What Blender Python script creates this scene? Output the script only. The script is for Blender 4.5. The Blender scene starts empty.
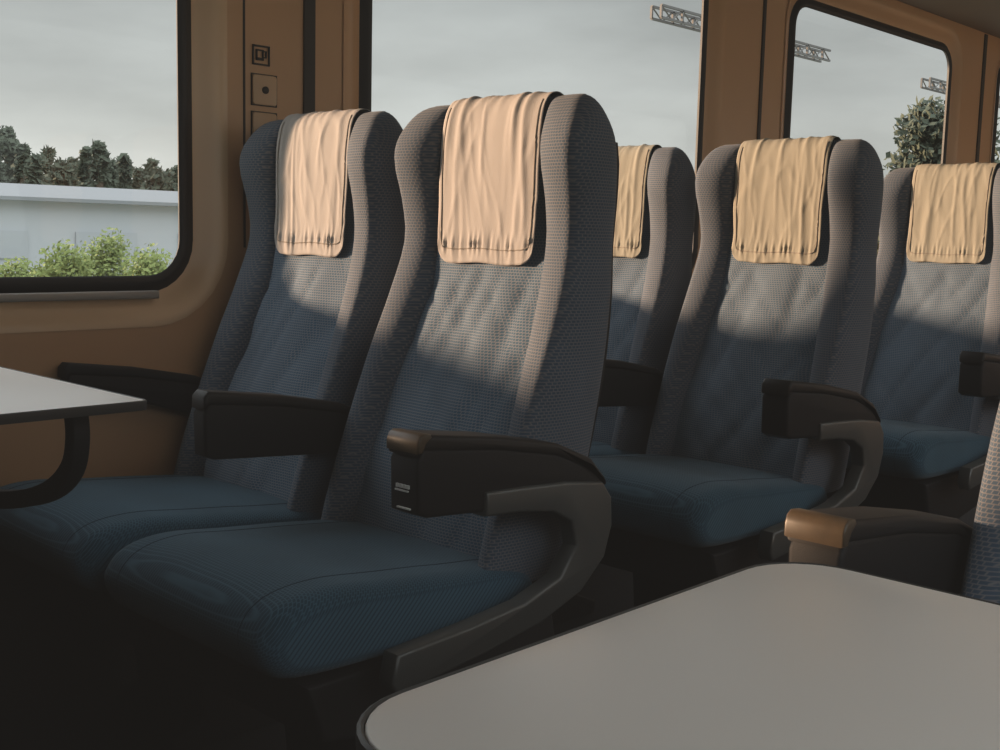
import bpy, bmesh, math, random
from mathutils import Vector, Matrix, noise
C=bpy.context.scene.collection
ZC=0.94
PI=math.pi
random.seed(4)
# ---------------------------------------------------------------- materials
def mat(name,col,rough=.6,metal=0.,bump=0.,bscale=200.,var=0.,vscale=3.,spec=.5):
    m=bpy.data.materials.new(name); m.use_nodes=True; nt=m.node_tree; b=nt.nodes['Principled BSDF']
    b.inputs['Base Color'].default_value=(*col,1); b.inputs['Roughness'].default_value=rough
    b.inputs['Metallic'].default_value=metal; b.inputs['Specular IOR Level'].default_value=spec
    tc=nt.nodes.new('ShaderNodeTexCoord')
    if var:
        n=nt.nodes.new('ShaderNodeTexNoise'); n.inputs['Scale'].default_value=vscale; n.inputs['Detail'].default_value=5
        r=nt.nodes.new('ShaderNodeMapRange'); r.inputs['To Min'].default_value=1-var; r.inputs['To Max'].default_value=1+var
        h=nt.nodes.new('ShaderNodeVectorMath'); h.operation='SCALE'; h.inputs[0].default_value=col
        nt.links.new(tc.outputs['Object'],n.inputs['Vector']); nt.links.new(n.outputs['Fac'],r.inputs['Value'])
        nt.links.new(r.outputs['Result'],h.inputs['Scale']); nt.links.new(h.outputs['Vector'],b.inputs['Base Color'])
    if bump:
        n=nt.nodes.new('ShaderNodeTexNoise'); n.inputs['Scale'].default_value=bscale; n.inputs['Detail'].default_value=3
        bp=nt.nodes.new('ShaderNodeBump'); bp.inputs['Strength'].default_value=bump; bp.inputs['Distance'].default_value=.002
        nt.links.new(tc.outputs['Object'],n.inputs['Vector']); nt.links.new(n.outputs['Fac'],bp.inputs['Height']); nt.links.new(bp.outputs['Normal'],b.inputs['Normal'])
    return m
def fabric(name,mode,dark,light,bw=.0062,rh=.0048):
    m=bpy.data.materials.new(name); m.use_nodes=True; nt=m.node_tree; b=nt.nodes['Principled BSDF']
    N=nt.nodes.new; L=nt.links.new
    tc=N('ShaderNodeTexCoord'); sp=N('ShaderNodeSeparateXYZ'); L(tc.outputs['Object'],sp.inputs[0]); cb=N('ShaderNodeCombineXYZ')
    if mode=='back':
        a=N('ShaderNodeMath'); a.operation='ADD'; L(sp.outputs[0],a.inputs[0]); L(sp.outputs[1],a.inputs[1])
        L(a.outputs[0],cb.inputs[0]); L(sp.outputs[2],cb.inputs[1])
    else:
        a=N('ShaderNodeMath'); a.operation='SUBTRACT'; L(sp.outputs[0],a.inputs[0]); L(sp.outputs[2],a.inputs[1])
        L(sp.outputs[1],cb.inputs[0]); L(a.outputs[0],cb.inputs[1])
    br=N('ShaderNodeTexBrick'); br.inputs['Scale'].default_value=1
    br.inputs['Brick Width'].default_value=bw; br.inputs['Row Height'].default_value=rh
    br.inputs['Mortar Size'].default_value=.0012; br.inputs['Mortar Smooth'].default_value=1.
    br.inputs['Color1'].default_value=(*dark,1); br.inputs['Color2'].default_value=(*[c*1.1 for c in dark],1); br.inputs['Mortar'].default_value=(*light,1)
    L(cb.outputs[0],br.inputs['Vector'])
    n=N('ShaderNodeTexNoise'); n.inputs['Scale'].default_value=9; n.inputs['Detail'].default_value=4; L(tc.outputs['Object'],n.inputs['Vector'])
    mr=N('ShaderNodeMapRange'); mr.inputs['To Min'].default_value=.8; mr.inputs['To Max'].default_value=1.2; L(n.outputs['Fac'],mr.inputs['Value'])
    sc=N('ShaderNodeVectorMath'); sc.operation='SCALE'; L(br.outputs['Color'],sc.inputs[0]); L(mr.outputs['Result'],sc.inputs['Scale'])
    L(sc.outputs['Vector'],b.inputs['Base Color'])
    b.inputs['Roughness'].default_value=.9; b.inputs['Specular IOR Level'].default_value=.2
    b.inputs['Sheen Weight'].default_value=.12; b.inputs['Sheen Roughness'].default_value=.5
    bp=N('ShaderNodeBump'); bp.inputs['Strength'].default_value=.25; bp.inputs['Distance'].default_value=.0008
    L(br.outputs['Fac'],bp.inputs['Height']); L(bp.outputs['Normal'],b.inputs['Normal'])
    return m
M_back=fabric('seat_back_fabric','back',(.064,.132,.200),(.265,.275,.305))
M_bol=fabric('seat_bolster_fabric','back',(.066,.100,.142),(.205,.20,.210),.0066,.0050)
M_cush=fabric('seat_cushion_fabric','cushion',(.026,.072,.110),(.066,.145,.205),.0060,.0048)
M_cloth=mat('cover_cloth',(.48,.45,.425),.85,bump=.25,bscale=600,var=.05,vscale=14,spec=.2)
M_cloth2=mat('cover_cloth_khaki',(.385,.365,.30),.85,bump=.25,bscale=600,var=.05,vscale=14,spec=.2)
M_hem=mat('cover_hem',(.34,.30,.26),.9,spec=.2)
M_seam=mat('cushion_seam',(.018,.045,.072),.9,spec=.2)
M_plastic=mat('dark_plastic',(.008,.008,.009),.6,bump=.15,bscale=900,spec=.3)
M_pad=mat('arm_pad_brown',(.014,.012,.011),.5,spec=.35)
M_tip=mat('arm_tip_sunlit',(.085,.058,.032),.38,var=.4,vscale=60)  # sunlight on the armrest ends put into this brown
M_alu=mat('grey_metal',(.12,.125,.12),.42,.5,bump=.1,bscale=500)
M_white=mat('white_print',(.75,.75,.72),.6)
M_wall=mat('wall_panel_tan',(.64,.38,.205),.36,var=.06,vscale=2.5,bump=.05,bscale=300)
M_frame_lit=mat('window_frame_sunlit',(.78,.54,.33),.25)  # paler than the wall: sun on the window reveal painted in
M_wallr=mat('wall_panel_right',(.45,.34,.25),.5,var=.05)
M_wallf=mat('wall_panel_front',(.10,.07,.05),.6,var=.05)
M_ceil=mat('ceiling_panel',(.22,.16,.11),.6,var=.05)
M_ceil2=mat('ceiling_light_panel',(.40,.36,.31),.6,var=.05)
M_floor=mat('floor_carpet',(.012,.012,.014),.95,bump=.5,bscale=400,var=.2,vscale=30)
M_black=mat('black_rubber',(.010,.010,.011),.55)
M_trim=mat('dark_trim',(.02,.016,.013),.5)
M_sill=mat('sill_grey',(.36,.34,.31),.4,.2)
M_lam=mat('table_laminate',(.94,.885,.82),.34,var=.01,vscale=6)
M_edge=mat('table_edging',(.04,.04,.038),.45)
M_switch=mat('switch_plate',(.68,.46,.29),.4)
M_ground=mat('ground_gravel_grass',(.28,.29,.22),.95,var=.3,vscale=.4)
M_build=mat('building_white',(.46,.50,.54),.7,var=.05,vscale=.3)
M_roof=mat('building_roof',(.24,.265,.285),.8)
M_bwin=mat('building_window',(.41,.45,.49),.3)
M_leafd=mat('leaf_dark',(.070,.090,.062),.8,var=.4,vscale=1.5)
M_leafg=mat('leaf_green',(.21,.27,.085),.8,var=.35,vscale=2)
M_bark=mat('bark',(.10,.08,.06),.9)
M_steel=mat('weathered_steel',(.14,.14,.14),.6,.3)
def glassmat():
    m=bpy.data.materials.new('window_glass'); m.use_nodes=True; nt=m.node_tree; nt.nodes.clear()
    o=nt.nodes.new('ShaderNodeOutputMaterial'); t=nt.nodes.new('ShaderNodeBsdfTransparent'); g=nt.nodes.new('ShaderNodeBsdfGlossy')
    g.inputs['Roughness'].default_value=.03; t.inputs['Color'].default_value=(.95,.97,.96,1)
    x=nt.nodes.new('ShaderNodeMixShader'); x.inputs[0].default_value=.04; nt.links.new(t.outputs[0],x.inputs[1]); nt.links.new(g.outputs[0],x.inputs[2]); nt.links.new(x.outputs[0],o.inputs[0])
    return m
M_glass=glassmat()
def emis(name,col,s):
    m=bpy.data.materials.new(name); m.use_nodes=True; b=m.node_tree.nodes['Principled BSDF']
    b.inputs['Base Color'].default_value=(.8,.8,.8,1); b.inputs['Emission Color'].default_value=(*col,1); b.inputs['Emission Strength'].default_value=s
    return m
M_fill=emis('fill_glow',(.86,.94,1.),.20)  # weak glow for the added fill lights
# ---------------------------------------------------------------- helpers
def mk(name,verts,faces,m,parent=None,smooth=True,off=(0,0,0)):
    me=bpy.data.meshes.new(name)
    me.from_pydata([(v[0]-off[0],v[1]-off[1],v[2]-off[2]) for v in verts],[],faces)
    bm=bmesh.new(); bm.from_mesh(me); bmesh.ops.recalc_face_normals(bm,faces=bm.faces)
    for f in bm.faces: f.smooth=smooth
    bm.to_mesh(me); bm.free()
    me.materials.append(m)
    o=bpy.data.objects.new(name,me); C.objects.link(o)
    if smooth: me.set_sharp_from_angle(angle=math.radians(50))
    if parent: o.parent=parent
    return o
def empty(name,loc,label=None,cat=None,group=None,rz=0):
    o=bpy.data.objects.new(name,None); C.objects.link(o); o.location=loc; o.rotation_euler=(0,0,rz); o.empty_display_size=.05
    tag(o,label,cat,group); return o
def tag(o,label=None,cat=None,group=None,kind=None):
    if label:o['label']=label
    if cat:o['category']=cat
    if group:o['group']=group
    if kind:o['kind']=kind
    return o
def sinterp(xs,ys,h):   # smooth catmull
    n=len(xs)
    if h<=xs[0]: return ys[0]
    if h>=xs[-1]: return ys[-1]
    for i in range(n-1):
        if h<=xs[i+1]:
            def sl(k):
                if k==0: return (ys[1]-ys[0])/(xs[1]-xs[0])
                if k==n-1: return (ys[-1]-ys[-2])/(xs[-1]-xs[-2])
                return (ys[k+1]-ys[k-1])/(xs[k+1]-xs[k-1])
            d=xs[i+1]-xs[i]; t=(h-xs[i])/d
            return (2*t**3-3*t*t+1)*ys[i]+(t**3-2*t*t+t)*d*sl(i)+(-2*t**3+3*t*t)*ys[i+1]+(t**3-t*t)*d*sl(i+1)
def loft(rings,cap=True,closed=True):
    v=[];f=[];n=len(rings[0])
    for r in rings: v+=r
    for i in range(len(rings)-1):
        for j in range(n if closed else n-1):
            a=i*n+j;b=i*n+(j+1)%n; f.append((a,b,b+n,a+n))
    if cap: f.append(tuple(range(n))[::-1]); f.append(tuple(range((len(rings)-1)*n,len(rings)*n)))
    return v,f
def catmull(pts,k=5,closed=True):
    out=[];n=len(pts)
    rng=range(n) if closed else range(n-1)
    for i in rng:
        p=[Vector(pts[(i+d)%n]) if closed else Vector(pts[min(max(i+d,0),n-1)]) for d in (-1,0,1,2)]
        for q in range(k):
            t=q/k
            out.append(.5*((2*p[1])+(-p[0]+p[2])*t+(2*p[0]-5*p[1]+4*p[2]-p[3])*t*t+(-p[0]+3*p[1]-3*p[2]+p[3])*t**3))
    if not closed: out.append(Vector(pts[-1]))
    return out
def inset(poly,d):
    n=len(poly); area=sum(poly[i][0]*poly[(i+1)%n][1]-poly[(i+1)%n][0]*poly[i][1] for i in range(n))
    s=1 if area>0 else -1; out=[]
    for i in range(n):
        a=Vector(poly[i-1][:2]);b=Vector(poly[i][:2]);c=Vector(poly[(i+1)%n][:2])
        e1=(b-a); e2=(c-b)
        if e1.length<1e-7 or e2.length<1e-7: out.append(b); continue
        e1.normalize(); e2.normalize()
        n1=Vector((-e1.y,e1.x))*s;n2=Vector((-e2.y,e2.x))*s
        nn=(n1+n2)
        if nn.length<1e-5: out.append(b+n1*d); continue
        nn.normalize(); k=1/max(.5,nn.dot(n1)); out.append(b+nn*d*k)
    return out
def slab(profile,y0,y1,r,axis='y',steps=4):
    """profile polygon in (x,z), extruded y0..y1 with rounded rims"""
    st=[]
    for k in range(steps+1):
        a=PI/2*k/steps; st.append((y0+r-r*math.cos(a),r-r*math.sin(a)))
    for k in range(steps+1):
        a=PI/2*(1-k/steps); st.append((y1-r+r*math.cos(a),r-r*math.sin(a)))
    rings=[]
    for y,i in st:
        p=inset(profile,i); ring=[]
        for q in p:
            x,z=q[0],q[1]
            ring.append((x,y,z) if axis=='y' else (y,x,z) if axis=='x' else (x,z,y))
        rings.append(ring)
    return loft(rings)
def slabz(profile,z0,z1,r,steps=2):
    st=[]
    for k in range(steps+1):
        a=PI/2*k/steps; st.append((z0+r-r*math.cos(a),r-r*math.sin(a)))
    for k in range(steps+1):
        a=PI/2*(1-k/steps); st.append((z1-r+r*math.cos(a),r-r*math.sin(a)))
    return loft([[(q[0],q[1],z) for q in inset(profile,i)] for z,i in st])
def tube(path,r,n=8):
    path=[Vector(p) for p in path]; rings=[]
    up=Vector((0,0,1))
    for i,p in enumerate(path):
        t=(path[min(i+1,len(path)-1)]-path[max(i-1,0)]).normalized()
        u=t.cross(up)
        if u.length<.05: u=t.cross(Vector((0,1,0)))
        u.normalize(); w=u.cross(t).normalized()
        rings.append([tuple(p+u*r*math.cos(2*PI*k/n)+w*r*math.sin(2*PI*k/n)) for k in range(n)])
    return loft(rings)
def boxv(x0,x1,y0,y1,z0,z1):
    v=[(x,y,z) for x in (x0,x1) for y in (y0,y1) for z in (z0,z1)]
    return v,[(0,1,3,2),(4,6,7,5),(0,4,5,1),(2,3,7,6),(0,2,6,4),(1,5,7,3)]
def join(*vf):
    V=[];F=[]
    for v,f in vf:
        b=len(V); V+=v; F+=[tuple(i+b for i in q) for q in f]
    return V,F
def rbox(x0,x1,y0,y1,z0,z1,r=.004):
    return slab([(x0,z0),(x1,z0),(x1,z1),(x0,z1)],y0,y1,r,steps=2)
def rrect(x0,x1,z0,z1,r,n=7):
    p=[]
    for cx,cz,a0 in ((x1-r,z1-r,0),(x0+r,z1-r,90),(x0+r,z0+r,180),(x1-r,z0+r,270)):
        for k in range(n+1):
            a=math.radians(a0+90*k/n); p.append((cx+r*math.cos(a),cz+r*math.sin(a)))
    return p
# ---------------------------------------------------------------- seat
HS=[-.54,-.46,-.37,-.22,-.10,-.01,.06,.13,.20]
XW=[1.200,1.224,1.256,1.316,1.366,1.392,1.387,1.372,1.384]
XP=[1.250,1.268,1.298,1.356,1.400,1.418,1.420,1.421,1.425]
XB=[1.420,1.435,1.455,1.485,1.503,1.512,1.512,1.504,1.488]
YO=[.212,.217,.221,.226,.222,.214,.219,.226,.223]
YI=[.182,.178,.172,.158,.146,.140,.138,.136,.134]
OX=1.30
def rel(h): return ZC+h
def wing(s):
    ht=.228;R=.080; rings=[]
    hs=[-.54+i*.025 for i in range(30)]; hs=[h for h in hs if h<ht-R-.01]+[ht-R+R*math.sin(PI/2*k/10) for k in range(11)]
    for h in hs:
        xf,xb,yo,yi=(sinterp(HS,a,h) for a in (XW,XB,YO,YI))
        yi-=.020
        t=max(0,(h-(ht-R))/R); sh=math.sqrt(max(0,1-t*t)); sh=max(sh,.12)
        cx=(xf+xb)/2+.012*(1-sh); rx=(xb-xf)/2*sh; w=(yo-yi)*(.50+.50*sh); 
        ring=[]
        for k in range(36):
            a=2*PI*k/36; c=math.cos(a);q=math.sin(a); e=2/2.35
            px=math.copysign(abs(c)**e,c); py=math.copysign(abs(q)**e,q)
            yy=yi+w/2+w/2*py
            if px<0 : yy+=(-px)*(.20*w)*(1-abs(py))
            ring.append((cx+rx*px,s*yy,rel(h)))
        rings.append(ring)
    return loft(rings)
def centre(seed):
    ht=.229;R=.045; rings=[]
    hs=[-.54+i*.014 for i in range(60)]; hs=[h for h in hs if h<ht-R-.006]+[ht-R+R*math.sin(PI/2*k/7) for k in range(8)]
    for h in hs:
        xf,xb,yi=(sinterp(HS,a,h) for a in (XP,XB,YI)); xb-=.008; w=yi+.012
        t=max(0,(h-(ht-R))/R); sh=max(.15,math.sqrt(max(0,1-t*t)))
        cx=(xf+xb)/2; rx=(xb-xf)/2*sh; ring=[]
        N=36
        for k in range(N+1):
            u=-1+2*k/N
            cr=0
            if h<-.03:
                g=min(1,(-.03-h)/.06)
                n1=noise.noise(Vector((u*1.8+h*3,h*4,seed*2.7))); n2=noise.noise(Vector((u*2.2+h*6,h*2.6,seed*5.1))); n3=noise.noise(Vector((u*1.6-h*9,h*2.2,seed*7.3)))
                cr=g*(.0065*n1-.0050*max(0,1-abs(n2)*5)-.0035*max(0,1-abs(n3)*6))
            ring.append((cx-rx-(.007*(1-u*u)+cr)*sh,u*w,rel(h)))
        for k in range(N+1):
            u=1-2*k/N; ring.append((cx+rx,u*w*.98,rel(h)))
        rings.append(ring)
    return loft(rings)
def shell():
    rings=[]
    for i in range(22):
        h=-.56+i*.034; 
        xb=sinterp(HS,XB,h); yo=sinterp(HS,YO,h)-.02
        rings.append([(xb-.02,-yo,rel(h)),(xb+.002,-yo+.004,rel(h)),(xb+.009,-yo+.03,rel(h)),(xb+.012,0,rel(h)),(xb+.009,yo-.03,rel(h)),(xb+.002,yo-.004,rel(h)),(xb-.02,yo,rel(h))])
    return loft(rings)
cush_prof=catmull([(1.32,rel(-.545)),(1.28,rel(-.515)),(1.15,rel(-.497)),(1.00,rel(-.481)),(.92,rel(-.473)),(.862,rel(-.477)),(.824,rel(-.493)),(.804,rel(-.525)),(.818,rel(-.562)),(.86,rel(-.582)),(1.0,rel(-.590)),(1.2,rel(-.595)),(1.31,rel(-.595))],4)
def cush_pt(p,y,i):
    x=1.06+(p[0]-1.06)*(1-i/.26); zc=rel(-.535); z=zc+(p[1]-zc)*(1-i/.075)
    if z>rel(-.545): z+=.008*(1-(y/.222)**2)+.0025*noise.noise(Vector((x*8,y*8,3)))
    return (x,y,z)
def cushion():
    hw=.222; r=.034; st=[]
    for k in range(8): a=PI/2*k/7; st.append((-hw+r-r*math.cos(a),r-r*math.sin(a)))
    for k in range(1,12): st.append((-hw+r+(2*hw-2*r)*k/12,0))
    for k in range(8): a=PI/2*(1-k/7); st.append((hw-r+r*math.cos(a),r-r*math.sin(a)))
    return loft([[cush_pt(p,y,i) for p in cush_prof] for y,i in st])
PATH=[(1.507,.07),(1.507,.12),(1.500,.17),(1.483,.212),(1.458,.2325),(1.434,.2315),(1.417,.210),(1.409,.17),(1.406,.12),(1.405,.06),(1.403,0),(1.400,-.049)]
def cover(seed):
    P=catmull([(a,b,0) for a,b in PATH],7,closed=False); nv=len(P)
    L=[0]
    for i in range(1,nv): L.append(L[-1]+(P[i]-P[i-1]).length)
    NU=80; V=[];F=[]
    rs=random.Random(seed*13)
    folds=[(rs.uniform(-.95,.95),rs.uniform(.03,.07),rs.uniform(.0008,.0022),rs.uniform(-.35,.35),rs.uniform(.4,.95),rs.uniform(.15,.45)) for _ in range(12)]
    gat=[rs.uniform(0,6.28) for _ in range(3)]
    for i in range(nv):
        v=L[i]/L[-1]; t=(P[min(i+1,nv-1)]-P[max(i-1,0)]).normalized()
        for j in range(NU+1):
            u=-1+2*j/NU
            w=.119-.005*v+.0025*noise.noise(Vector((seed,v*6,float(u>0))))+.0015*math.sin(v*9+seed)
            d=0
            for c,wd,am,sl,vc,vw in folds:
                cc=c+sl*(v-.5)+.05*noise.noise(Vector((v*3,c*9,seed))); d+=am*math.exp(-((u-cc)/wd)**2)*math.exp(-((v-vc)/vw)**2)
            nz=noise.noise(Vector((u*1.8+v*1.5,v*3.2,seed*3.1))); nr=noise.noise(Vector((u*2.6-v*1.6,v*3.2,seed*1.7))); ns=noise.noise(Vector((u*2.8+v*2.0,v*3.6,seed*4.7))); nq=noise.noise(Vector((u*4.6,v*6,seed*6.7)))
            d+=.0020*(nz+.4)+.0012*max(0,1-abs(nr)*7)+.0010*max(0,1-abs(ns)*7)+.0009*(nq+.3)
            gb=max(0,1-abs(v-.935)/.045)
            d+=gb*.0014*(1+math.sin(u*42+gat[0]+2.5*math.sin(u*7+gat[1]))+.7*math.sin(u*67+gat[2]))
            gt=math.exp(-((v-.42)/.05)**2)
            d+=gt*.0006*math.sin(u*24+gat[1]+1.5*math.sin(u*5))
            d=max(d,0)*(1-.5*max(0,(abs(u)-.85)/.15))+.0006
            h=P[i].y
            edge=max(0,abs(u)-.76)/.24
            if v>.75: h+=(v-.75)/.25*(.032*(1-math.sqrt(max(0,1-edge*edge)))+.0014*math.sin(u*6+seed))
            V.append((P[i].x+t.y*d,u*w,rel(h-t.x*d)))
    n=NU+1
    for i in range(nv-1):
        for j in range(NU): F.append((i*n+j,i*n+j+1,(i+1)*n+j+1,(i+1)*n+j))
    hem=[]
    def at(i,j): 
        p=V[i*n+j]; return (p[0]-.0006,p[1],p[2])
    i0=int(nv*.50); ib=nv-5
    for i in range(i0,ib): hem.append(at(i,3))
    hem.append(at(ib,4))
    for j in range(6,NU-5): hem.append(at(ib,j))
    hem.append(at(ib,NU-4))
    for i in range(ib-1,i0,-1): hem.append(at(i,NU-3))
    return (V,F),tube(hem,.0011,5)
def arm_parts(root,s,bracket,yin,yout,off,thin=False,tipped=False):
    a,b=sorted((s*yin,s*yout))
    body=[(1.000,rel(-.300)),(1.010,rel(-.283)),(1.15,rel(-.298)),(1.28,rel(-.322)),(1.36,rel(-.352)),(1.40,rel(-.388)),(1.385,rel(-.402)),(1.28,rel(-.398)),(1.15,rel(-.388)),(1.02,rel(-.378)),(1.002,rel(-.370))]
    if thin: body=[(1.000,rel(-.300)),(1.010,rel(-.283)),(1.15,rel(-.298)),(1.28,rel(-.322)),(1.36,rel(-.352)),(1.40,rel(-.388)),(1.385,rel(-.402)),(1.28,rel(-.390)),(1.15,rel(-.350)),(1.02,rel(-.312)),(1.002,rel(-.305))]
    pad=[(.998,rel(-.292)),(.999,rel(-.272)),(1.008,rel(-.263)),(1.15,rel(-.281)),(1.28,rel(-.306)),(1.36,rel(-.338)),(1.395,rel(-.372)),(1.40,rel(-.386)),(1.36,rel(-.354)),(1.28,rel(-.324)),(1.15,rel(-.300)),(1.01,rel(-.285))]
    ar=mk('armrest',*slab(body,a+.002,b-.002,.006,steps=3),M_plastic,root,off=off)
    mk('arm_pad',*slab(pad,a,b,.006,steps=3),M_pad if not thin else M_plastic,ar,off=off)
    if bracket:
        if tipped:
            tip=[(.9965,rel(-.288)),(.9965,rel(-.274)),(1.000,rel(-.266)),(1.007,rel(-.262)),(1.020,rel(-.2633)),(1.022,rel(-.268)),(1.012,rel(-.276)),(1.006,rel(-.288))]
            c=mk('sunlit_tip',*slab(tip,a-.001,b+.001,.003,steps=3),M_tip,ar,off=off); c['label']='brown tip added for sunlight on the armrest end'  # added end piece, its colour stands for sun on the armrest
        br=[(1.125,rel(-.357)),(1.20,rel(-.360)),(1.30,rel(-.366)),(1.385,rel(-.378)),(1.408,rel(-.405)),(1.412,rel(-.45)),(1.395,rel(-.500)),(1.34,rel(-.545)),(1.25,rel(-.574)),(1.13,rel(-.592)),(.965,rel(-.608)),(.955,rel(-.59)),(.965,rel(-.552)),(1.10,rel(-.545)),(1.21,rel(-.535)),(1.29,rel(-.512)),(1.325,rel(-.470)),(1.312,rel(-.430)),(1.27,rel(-.408)),(1.20,rel(-.397)),(1.125,rel(-.392))]
        y0,y1=sorted((s*(yout-.028),s*(yout+.004)))
        mk('support_bracket',*slab(br,y0,y1,.005,steps=3),M_alu,root,off=off)
        if tipped:
            yc=s*(yin+.030)
            bars=[boxv(.9985,1.001,yc-.014+.007*k,yc-.009+.007*k,rel(-.338),rel(-.333)) for k in range(4)]
            bars.append(boxv(.9985,1.001,yc-.012,yc+.014,rel(-.3425),rel(-.3405)))
            mk('front_marking',*join(*bars),M_white,ar,smooth=False,off=off)
            mk('latch_line',*boxv(.9985,1.002,yc-.016,yc+.010,rel(-.366),rel(-.364)),M_white,ar,smooth=False,off=off)
def make_seat(row,yc,label,aisle,flip=1,seed=1,wallarm=False,cloth=None,tipped=False):
    X=row*.95; root=empty('passenger_chair',(OX+X,yc,0),label,'seat','high-backed train seats in rows')
    off=(OX,0,0)
    mk('back_panel',*centre(seed),M_back,root,off=off)
    mk('side_bolster',*wing(1),M_bol,root,off=off); mk('side_bolster',*wing(-1),M_bol,root,off=off)
    mk('back_shell',*shell(),M_plastic,root,off=off)
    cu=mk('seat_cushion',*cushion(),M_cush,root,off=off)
    for yy in (-.158,.158):
        mk('seam',*tube([cush_pt(p,yy,.0003) for p in cush_prof[2:38]],.0010,5),M_seam,cu,off=off)
    base=[(.87,rel(-.592)),(1.36,rel(-.592)),(1.38,rel(-.68)),(1.10,rel(-.72)),(.90,rel(-.68))]
    mk('seat_pan',*slab(base,-.215,.215,.01),M_plastic,root,off=off)
    leg=[(1.02,.0),(1.26,.0),(1.26,.03),(1.19,.06),(1.20,.24),(1.06,.24),(1.08,.06),(1.02,.03)]
    mk('pedestal',*slab(leg,-.12,.12,.008),M_plastic,root,off=off)
    (cv,hm)=cover(seed)
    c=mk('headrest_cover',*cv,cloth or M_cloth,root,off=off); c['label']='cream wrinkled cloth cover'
    md=c.modifiers.new('thick','SOLIDIFY'); md.thickness=.001; md.offset=-1
    mk('hem',*hm,M_hem,c,off=off)
    s=-1*flip
    if aisle: arm_parts(root,s,True,.222,.285,off,tipped=tipped)
    else: arm_parts(root,s,False,.220,.262,off)
    if wallarm: arm_parts(root,-s,False,.222,.262,off,thin=True)
    return root
YA=1.381;YWN=1.873
make_seat(0,YA,'nearest blue high-backed aisle seat with curved grey arm bracket',True,seed=1,tipped=True)
make_seat(0,YWN,'blue high-backed seat beside the wide left window, nearest the wall switches',False,seed=2,wallarm=True)
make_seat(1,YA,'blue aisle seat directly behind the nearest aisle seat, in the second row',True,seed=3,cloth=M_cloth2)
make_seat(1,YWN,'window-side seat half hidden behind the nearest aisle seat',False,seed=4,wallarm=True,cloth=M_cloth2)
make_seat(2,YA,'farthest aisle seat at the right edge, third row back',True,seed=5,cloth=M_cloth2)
make_seat(0,.273,'seat across the aisle beyond the near white table, only its edge and armrest showing',True,flip=-1,seed=6,tipped=True)
# ---------------------------------------------------------------- room
X0,X1=-2.3,9.6; WI=2.142; WO=2.190; WR=-.50; ZT=2.30
GZ0,GZ1=rel(-.10),rel(.838)
WXL=[(-.06,1.283),(1.80,3.169),(3.745,5.075),(5.655,6.98),(7.56,8.9)]
WXR=list(WXL)
def wall_with_holes(name,yi,yo,m,WX):
    me=bpy.data.meshes.new(name); bm=bmesh.new()
    def face(y,grow):
        loops=[]
        outer=[bm.verts.new((x,y,z)) for x,z in ((X0,0),(X1,0),(X1,ZT),(X0,ZT))]
        loops.append(outer)
        for a,b in WX:
            loops.append([bm.verts.new((x,y,z)) for x,z in rrect(a-grow,b+grow,GZ0-grow,GZ1+grow,.075+grow)])
        es=[]
        for l in loops:
            for i in range(len(l)): es.append(bm.edges.new((l[i],l[(i+1)%len(l)])))
        bmesh.ops.triangle_fill(bm,use_beauty=True,use_dissolve=False,edges=es)
        return loops
    A=face(yi,.092); B=face(yo,.055)
    for la,lb in zip(A,B):
        for i in range(len(la)):
            bm.faces.new((la[i],la[(i+1)%len(la)],lb[(i+1)%len(la)],lb[i]))
    bmesh.ops.recalc_face_normals(bm,faces=bm.faces)
    bm.to_mesh(me); bm.free(); me.materials.append(m)
    o=bpy.data.objects.new(name,me); C.objects.link(o); tag(o,kind='structure'); return o
wall_with_holes('wall_left',WI,WO,M_wall,WXL)
wall_with_holes('wall_right',WR,WR-.048,M_wallr,WXR)
wn=0
for side,sg,yi,WX in (('left',1,WI,WXL),('right',-1,WR,WXR)):
    for a,b in WX:
        wn+=1
        r=empty('window_%d'%wn,((a+b)/2,yi+sg*.03,(GZ0+GZ1)/2)); tag(r,kind='structure'); off=tuple(r.location)
        yp=yi+sg*.026
        mk('window_pane',[(a-.01,yp,GZ0-.01),(b+.01,yp,GZ0-.01),(b+.01,yp,GZ1+.01),(a-.01,yp,GZ1+.01)],[(0,1,2,3)],M_glass,r,smooth=False,off=off)
        loops=[]
        for g,y in ((.004,.030),(0,.020),(.006,.014),(.018,.014),(.024,.020),(.058,.034)):
            loops.append([(x,yi+sg*y,z) for x,z in rrect(a-g,b+g,GZ0-g,GZ1+g,.075+g)])
        loops.append(loops[0]); mk('gasket',*loft(loops,cap=False),M_black,r,off=off)
        loops=[]
        for g,y in ((.022,.026),(.036,.0245),(.052,.018),(.068,.009),(.084,.001),(.096,-.0025),(.104,-.003)):
            loops.append([(x,yi+sg*y,z) for x,z in rrect(a-g,b+g,GZ0-g,GZ1+g,.075+g)])
        mk('window_frame',*loft(loops,cap=False),M_frame_lit if wn==1 else M_wall if sg>0 else M_wallr,r,off=off)  # only the first frame gets the painted sunlit tone
        mk('window_sill',*rbox(a+.06,b-.06,*sorted((yi-sg*.004,yi+sg*.024)),GZ0-.046,GZ0-.030,.004),M_sill,r,off=off)
def box_struct(name,m,*b):
    return tag(mk(name,*boxv(*b),m,smooth=False),kind='structure')
box_struct('floor',M_floor,X0,X1,WR,WI,-.06,0)
box_struct('ceiling',M_ceil2,X0,X1,WR,WI,ZT,ZT+.06)
box_struct('wall_front',M_wallf,X0-.06,X0,WR,WI,0,ZT)
box_struct('wall_back',M_wallr,X1,X1+.06,WR,WI,0,ZT)
t=0
for x,w in ((1.600,.030),(3.50,.016),(5.40,.030),(7.3,.016),(-.30,.030)):
    t+=1; box_struct('trim_%d'%t,M_trim,x-w/2,x+w/2,WI-.005,WI+.0,rel(-.30),1.90)
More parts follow.
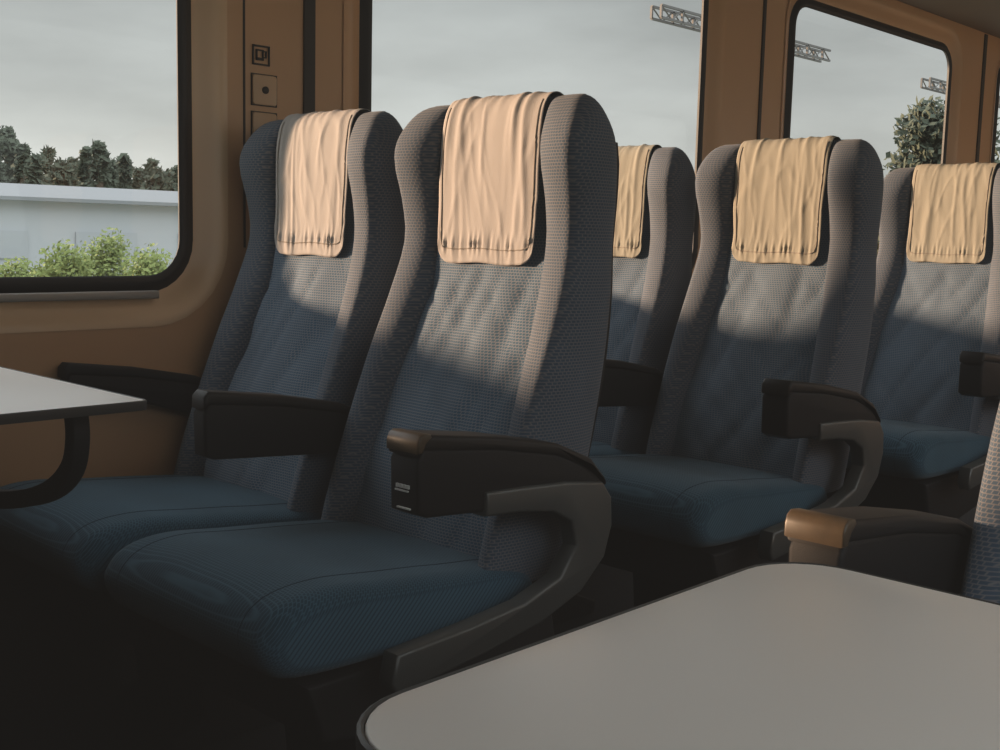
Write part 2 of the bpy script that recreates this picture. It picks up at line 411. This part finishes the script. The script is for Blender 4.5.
for x in (1.430,):
    t+=1; box_struct('trim_%d'%t,M_trim,x-.0025,x+.0025,WI-.0015,WI,rel(-.04),1.90)
box_struct('lower_wall_shade',M_trim,X0,X1,WI-.012,WI,0,.40)  # dark panel added to paint the shade low on the wall
rk=empty('luggage_rack',(3.5,1.95,1.92),'dark brown luggage rack running above the windows','luggage rack'); off=tuple(rk.location)
mk('shelf',*slab([(WI-.002,1.905),(WI-.002,1.94),(1.80,1.985),(1.775,1.975),(1.79,1.955)],X0+.02,X1-.02,.004,axis='x'),M_ceil,rk,off=off)
mk('rail',*tube([(X0+.05,1.77,2.0),(X1-.05,1.77,2.0)],.012,10),M_alu,rk,off=off)
for k in range(7): mk('rack_bracket',*slab([(WI-.002,1.94),(WI-.002,2.10),(1.78,2.01),(1.80,1.985)],-.25+1.9*k-.33,-.25+1.9*k-.31,.003,axis='x'),M_alu,rk,off=off)
for k in range(5):  # unseen fill lights, added to raise the ambient light inside
    xx=-1.6+2.2*k
    r=empty('ceiling_fill',(xx+.9,.835,ZT-.01),'long flat fill light added above the aisle','lamp','added fill lights along the aisle'); off=tuple(r.location)
    mk('fill_panel',*slabz(rrect(xx,xx+1.8,.70,.97,.03),ZT-.030,ZT-.002,.004),M_fill,r,off=off)
def switch(z0,z1,label):
    r=empty('wall_switch',(1.480,WI-.004,(z0+z1)/2),label,'switch','switch plates by the window'); off=tuple(r.location)
    mk('plate',*slab(rrect(1.449,1.511,z0,z1,.006,3),WI-.006,WI,.002,steps=2),M_switch,r,off=off)
    fr=[boxv(p,q,WI-.003,WI,s_,u) for (p,q,s_,u) in ((1.447,1.513,z0-.002,z0),(1.447,1.513,z1,z1+.002),(1.447,1.449,z0,z1),(1.511,1.513,z0,z1))]
    mk('plate_edge',*join(*fr),M_trim,r,smooth=False,off=off)
    v,f=loft([[(1.480+rr*math.cos(2*PI*k/20),y,(z0+z1)/2+rr*math.sin(2*PI*k/20)) for k in range(20)] for rr,y in ((.008,WI-.005),(.008,WI-.009),(.005,WI-.011))])
    mk('button',v,f,M_trim,r,off=off)
switch(rel(.268),rel(.332),'upper tan wall switch plate with a small round dark button')
switch(rel(.185),rel(.252),'lower tan wall switch plate partly behind the seat top')
sg=empty('pictogram_sign',(1.472,WI-.003,rel(.373)),'small dark square pictogram sign above the wall switches','sign'); off=tuple(sg.location)
def bx(a,b,c,d): return boxv(a,b,WI-.004,WI-.001,rel(c),rel(d))
mk('sign_border',*join(bx(1.450,1.494,.3520,.3555),bx(1.450,1.494,.3905,.3940),bx(1.450,1.4535,.3520,.3940),bx(1.4905,1.494,.3520,.3940)),M_trim,sg,smooth=False,off=off)
mk('sign_symbol',*join(bx(1.459,1.462,.362,.385),bx(1.459,1.478,.382,.385),bx(1.475,1.478,.362,.385),bx(1.459,1.478,.362,.368),bx(1.478,1.486,.3805,.383),bx(1.4835,1.486,.368,.383),bx(1.478,1.486,.368,.3705)),M_trim,sg,smooth=False,off=off)
# ---------------------------------------------------------------- tables
def table(x0,x1,y0,y1,r,yaisle,ywall,label,legs):
    zt=rel(-.232); root=empty('train_table',((x0+x1)/2,(y0+y1)/2,0),label,'table'); off=tuple(root.location)
    o=rrect(x0+.003,x1-.003,y0+.003,y1-.003,r-.002,8)
    mk('tabletop',*slabz(o,zt-.012,zt,.0015),M_lam,root,off=off)
    loops=[]
    for g,z in ((-.003,zt-.001),(-.0015,zt+.0003),(.0005,zt-.001),(.001,zt-.006),(0,zt-.013),(-.008,zt-.014)):
        loops.append([(x,y,z) for x,y in rrect(x0-g,x1+g,y0-g,y1+g,r+g,8)])
    mk('edging',*loft(loops,cap=False),M_edge,root,off=off)
    s=1 if ywall>yaisle else -1; D=abs(ywall-yaisle)
    # curved support strut: a smooth centre line given width
    cl=[Vector((p.x,p.y)) for p in catmull([(.035,-.243,0),(.030,-.285,0),(.048,-.330,0),(.11,-.370,0),(.22,-.402,0),(.40,-.430,0),(D-.03,-.462,0)],5,closed=False)]
    up=[];dn=[]
    for i,p in enumerate(cl):
        tt=(cl[min(i+1,len(cl)-1)]-cl[max(i-1,0)]).normalized(); nn=Vector((-tt.y,tt.x))
        up.append(p+nn*.013); dn.append(p-nn*.013)
    pts=[(p.x,p.y) for p in up]+[(D,-.45),(D,-ZC),(D-.03,-ZC),(D-.03,-.490)]+[(p.x,p.y) for p in dn[:-1][::-1]]
    pts=[(yaisle+s*a,rel(h)) for a,h in pts]
    for lx in legs:
        mk('support_bracket',*slab(pts,lx-.012,lx+.012,.002,axis='x',steps=2),M_plastic,root,off=off)
    return root
table(.325,.782,1.396,WI-.013,.014,1.43,WI-.013,'small white table by the left window in front of the window seat',(.71,.38))
table(.318,.757,WR+.001,.423,.055,.34,WR+.001,'large white table with rounded corners in the foreground',(.70,.37))
# ---------------------------------------------------------------- outside
tag(mk('ground',*boxv(-60,160,2.9,260,-1.3,-1.2),M_ground,smooth=False),kind='structure')
tag(mk('ground',*boxv(-60,160,-200,-1.2,-1.3,-1.2),M_ground,smooth=False),kind='structure')
def mastarm(xa,xb,xm,label):
    Y=12; z0,z1=rel(3.71),rel(3.91)
    r=empty('catenary_mast',(xm,Y,-1.2),label,'mast','overhead line masts outside'); off=tuple(r.location)
    mk('mast_column',*join(boxv(xm-.12,xm+.12,Y-.13,Y-.11,-1.2,z1+.4),boxv(xm-.12,xm+.12,Y+.11,Y+.13,-1.2,z1+.4),boxv(xm-.01,xm+.01,Y-.11,Y+.11,-1.2,z1+.4)),M_steel,r,smooth=False,off=off)
    parts=[]
    for y in (Y-.1,Y+.1):
        for z in (z0,z1): parts.append(boxv(xa,xb,y-.02,y+.02,z-.02,z+.02))
        n=int((xb-xa)/.3)
        for k in range(n):
            xx=xa+(xb-xa)*k/n; x2=xa+(xb-xa)*(k+1)/n
            parts.append(tube([(xx,y,z0),(x2,y,z1)] if k%2 else [(xx,y,z1),(x2,y,z0)],.017,4))
            if k%2==0: parts.append(boxv(xx-.02,xx+.02,y-.02,y+.02,z0,z1))
    mk('lattice_arm',*join(*parts),M_steel,r,smooth=False,off=off)
mastarm(16.2,22.05,18.97,'nearer overhead line mast with lattice arm, crossing behind the pillar')
mastarm(26.9,33.0,29.7,'farther overhead line mast with lattice arm in the right window')
bd=empty('warehouse',(10,25,-1.2),'long low white building beyond the left window','building'); off=tuple(bd.location)
mk('wall',*boxv(-8,17.5,25,33,-1.2,rel(.50)),M_build,bd,smooth=False,off=off)
mk('roof',*slab([(24.7,rel(.50)),(24.7,rel(.58)),(29,rel(1.0)),(33.3,rel(.58)),(33.3,rel(.50))],-8.3,17.8,.02,axis='x'),M_roof,bd,smooth=False,off=off)
for k in range(9):
    xx=-6+2.6*k
    mk('window',*boxv(xx,xx+1.5,24.95,25.01,rel(-.75),rel(-.15)),M_bwin,bd,smooth=False,off=off)
b2=empty('shed',(6,37,-1.2),'grey gabled shed roof rising behind the white building','building'); off=tuple(b2.location)
mk('wall',*boxv(2,14.2,36,40,-1.2,rel(1.2)),M_build,b2,smooth=False,off=off)
mk('roof',*slab([(35.8,rel(1.2)),(35.8,rel(1.3)),(38,rel(1.65)),(40.2,rel(1.3)),(40.2,rel(1.2))],1.8,14.4,.02,axis='x'),M_roof,b2,smooth=False,off=off)
def crown(seed,h,w,conif,nleaf=1500,ls=.16,low=.15,spread=.7,bs=.55):
    rs=random.Random(seed); V=[];F=[]
    blobs=[]
    for k in range(20):
        t=low+(1-low)*(k+rs.random())/20
        rad=w*(1.1-t if conif else math.sqrt(max(.06,1-(2*t-1.15)**2)))*.75
        a=rs.uniform(0,2*PI); q=rs.uniform(0,spread)
        blobs.append((rad*q*math.cos(a),rad*q*math.sin(a),t*h*.93,max(.25,rad*bs)))
    for k in range(nleaf):
        bx_,by,bz,br=rs.choice(blobs)
        d=Vector((rs.gauss(0,1),rs.gauss(0,1),rs.gauss(0,.8))); d=d/max(.3,d.length)*br*rs.uniform(.3,1.1)
        p=Vector((bx_,by,bz))+d
        u=Vector((rs.gauss(0,1),rs.gauss(0,1),rs.gauss(0,1))).normalized(); w2=u.orthogonal().normalized(); s=ls*rs.uniform(.6,1.4)
        b=len(V); V+= [tuple(p-u*s),tuple(p+w2*s*.6),tuple(p+u*s),tuple(p-w2*s*.6)]; F.append((b,b+1,b+2,b+3))
    return V,F
def tree(x,y,h,w,seed,m,conif,label,group,name='tree',nleaf=1500,ls=.16,low=.15,spread=.7,bs=.55):
    r=empty(name,(x,y,-1.2),label,'tree' if name=='tree' else 'bush',group)
    v,f=crown(seed,h,w,conif,nleaf,ls,low,spread,bs)
    mk('crown' if name=='tree' else 'foliage',v,f,m,r,smooth=False)
    mk('trunk' if name=='tree' else 'stem',*tube([(0,0,0),(.05,0,h*.5),(0,0,h*.85)],.03*h if name=='tree' else .02,7),M_bark,r)
    return r
def pix(px,py,Y):
    a=(px-500)/1147.24;b=(py-375)/1147.24
    x=.7183+.6921*a-.071*b; y=.6851-.7214*a-.1008*b; z=-.1210+.0237*a-.9924*b
    return x/y*Y,rel(z/y*Y)
rs=random.Random(9)
k=0
TP=((-34,150),(-20,138),(-6,128),(9,122),(22,138),(35,150),(48,142),(61,158),(74,152),(86,140),(99,136),(112,156),(125,150),(138,162),(151,156),(163,166),(176,160),(190,160))
for px,py in TP:
    Y=(46,58,50,62,54)[k%5]; x,z=pix(px,py,Y); k+=1
    tree(x,Y,z+1.2,1.55+rs.uniform(0,.25),20+k,M_leafd,k%4!=0,'dark tree in the tree line beyond the white building','tree line beyond the building',nleaf=1800,ls=.20,low=.35)
tree(pix(926,130,15)[0],15,pix(925,98,15)[1]+1.2,3.9,77,M_leafd,False,'leafy green tree seen through the right window above the seats',None,nleaf=10000,ls=.13,spread=.9,bs=.36)
for i,(px,py,Y) in enumerate(((18,264,14.8),(64,248,12.6),(106,236,14.8),(150,252,12.6))):
    x,z=pix(px,py,Y)
    tree(x,Y,z+1.2,.72,50+i,M_leafg,False,'yellow-green trackside bush in front of the white building','trackside bushes',name='bush',nleaf=8000,ls=.030,spread=.4,bs=.8)
# ---------------------------------------------------------------- light
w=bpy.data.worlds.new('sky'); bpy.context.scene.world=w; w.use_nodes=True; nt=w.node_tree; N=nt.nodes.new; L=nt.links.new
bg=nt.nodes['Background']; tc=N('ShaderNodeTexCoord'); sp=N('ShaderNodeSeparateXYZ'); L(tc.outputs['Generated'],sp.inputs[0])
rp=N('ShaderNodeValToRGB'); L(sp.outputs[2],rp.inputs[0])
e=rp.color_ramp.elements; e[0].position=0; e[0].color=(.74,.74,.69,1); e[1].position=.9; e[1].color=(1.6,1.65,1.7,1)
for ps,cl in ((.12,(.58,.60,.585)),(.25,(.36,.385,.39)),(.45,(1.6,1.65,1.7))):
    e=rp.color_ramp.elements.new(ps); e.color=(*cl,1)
mp=N('ShaderNodeMapping'); mp.inputs['Scale'].default_value=(1,1,3.5); L(tc.outputs['Generated'],mp.inputs[0])
n=N('ShaderNodeTexNoise'); n.inputs['Scale'].default_value=3.2; n.inputs['Detail'].default_value=6; L(mp.outputs[0],n.inputs['Vector'])
mr=N('ShaderNodeMapRange'); mr.inputs['From Min'].default_value=.3; mr.inputs['From Max'].default_value=.7; mr.inputs['To Min'].default_value=.74; mr.inputs['To Max'].default_value=1.16; L(n.outputs['Fac'],mr.inputs['Value'])
sc=N('ShaderNodeVectorMath'); sc.operation='SCALE'; L(rp.outputs[0],sc.inputs[0]); L(mr.outputs[0],sc.inputs['Scale'])
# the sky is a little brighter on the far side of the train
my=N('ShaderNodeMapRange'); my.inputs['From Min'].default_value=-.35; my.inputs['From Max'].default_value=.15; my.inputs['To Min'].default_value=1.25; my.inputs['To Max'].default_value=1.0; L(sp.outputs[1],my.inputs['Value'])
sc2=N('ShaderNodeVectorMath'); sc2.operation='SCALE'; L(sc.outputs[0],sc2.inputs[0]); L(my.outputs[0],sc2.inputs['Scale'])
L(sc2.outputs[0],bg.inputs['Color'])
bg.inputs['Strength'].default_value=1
sun=bpy.data.lights.new('sun','SUN'); sun.energy=8.6; sun.color=(1,.66,.43); sun.angle=math.radians(4.5)
so=bpy.data.objects.new('sun',sun); C.objects.link(so)
el=math.radians(6.6); az=math.radians(-60)
d=Vector((math.cos(az)*math.cos(el),math.sin(az)*math.cos(el),-math.sin(el)))
so.rotation_euler=d.to_track_quat('-Z','Y').to_euler(); so.location=(-3,8,4)
# ---------------------------------------------------------------- camera
cam=bpy.data.cameras.new('camera'); cam.sensor_width=36; cam.lens=1147.24*36/1000; cam.clip_start=.02; cam.clip_end=600
co=bpy.data.objects.new('camera',cam); C.objects.link(co)
y,p,r=map(math.radians,(43.6454,6.9494,1.3697))
F=Vector((math.cos(y)*math.cos(p),math.sin(y)*math.cos(p),-math.sin(p))); R=Vector((math.sin(y),-math.cos(y),0)); U=R.cross(F)
R2=R*math.cos(r)+U*math.sin(r); U2=-R*math.sin(r)+U*math.cos(r)
co.matrix_world=Matrix.Translation((0,0,ZC))@Matrix((( R2.x,U2.x,-F.x,0),(R2.y,U2.y,-F.y,0),(R2.z,U2.z,-F.z,0),(0,0,0,1)))
bpy.context.scene.camera=co
vs=bpy.context.scene.view_settings
vs.view_transform='Standard'
vs.use_curve_mapping=True
vs.curve_mapping.black_level=(-.010,-.009,-.008)
vs.curve_mapping.update()
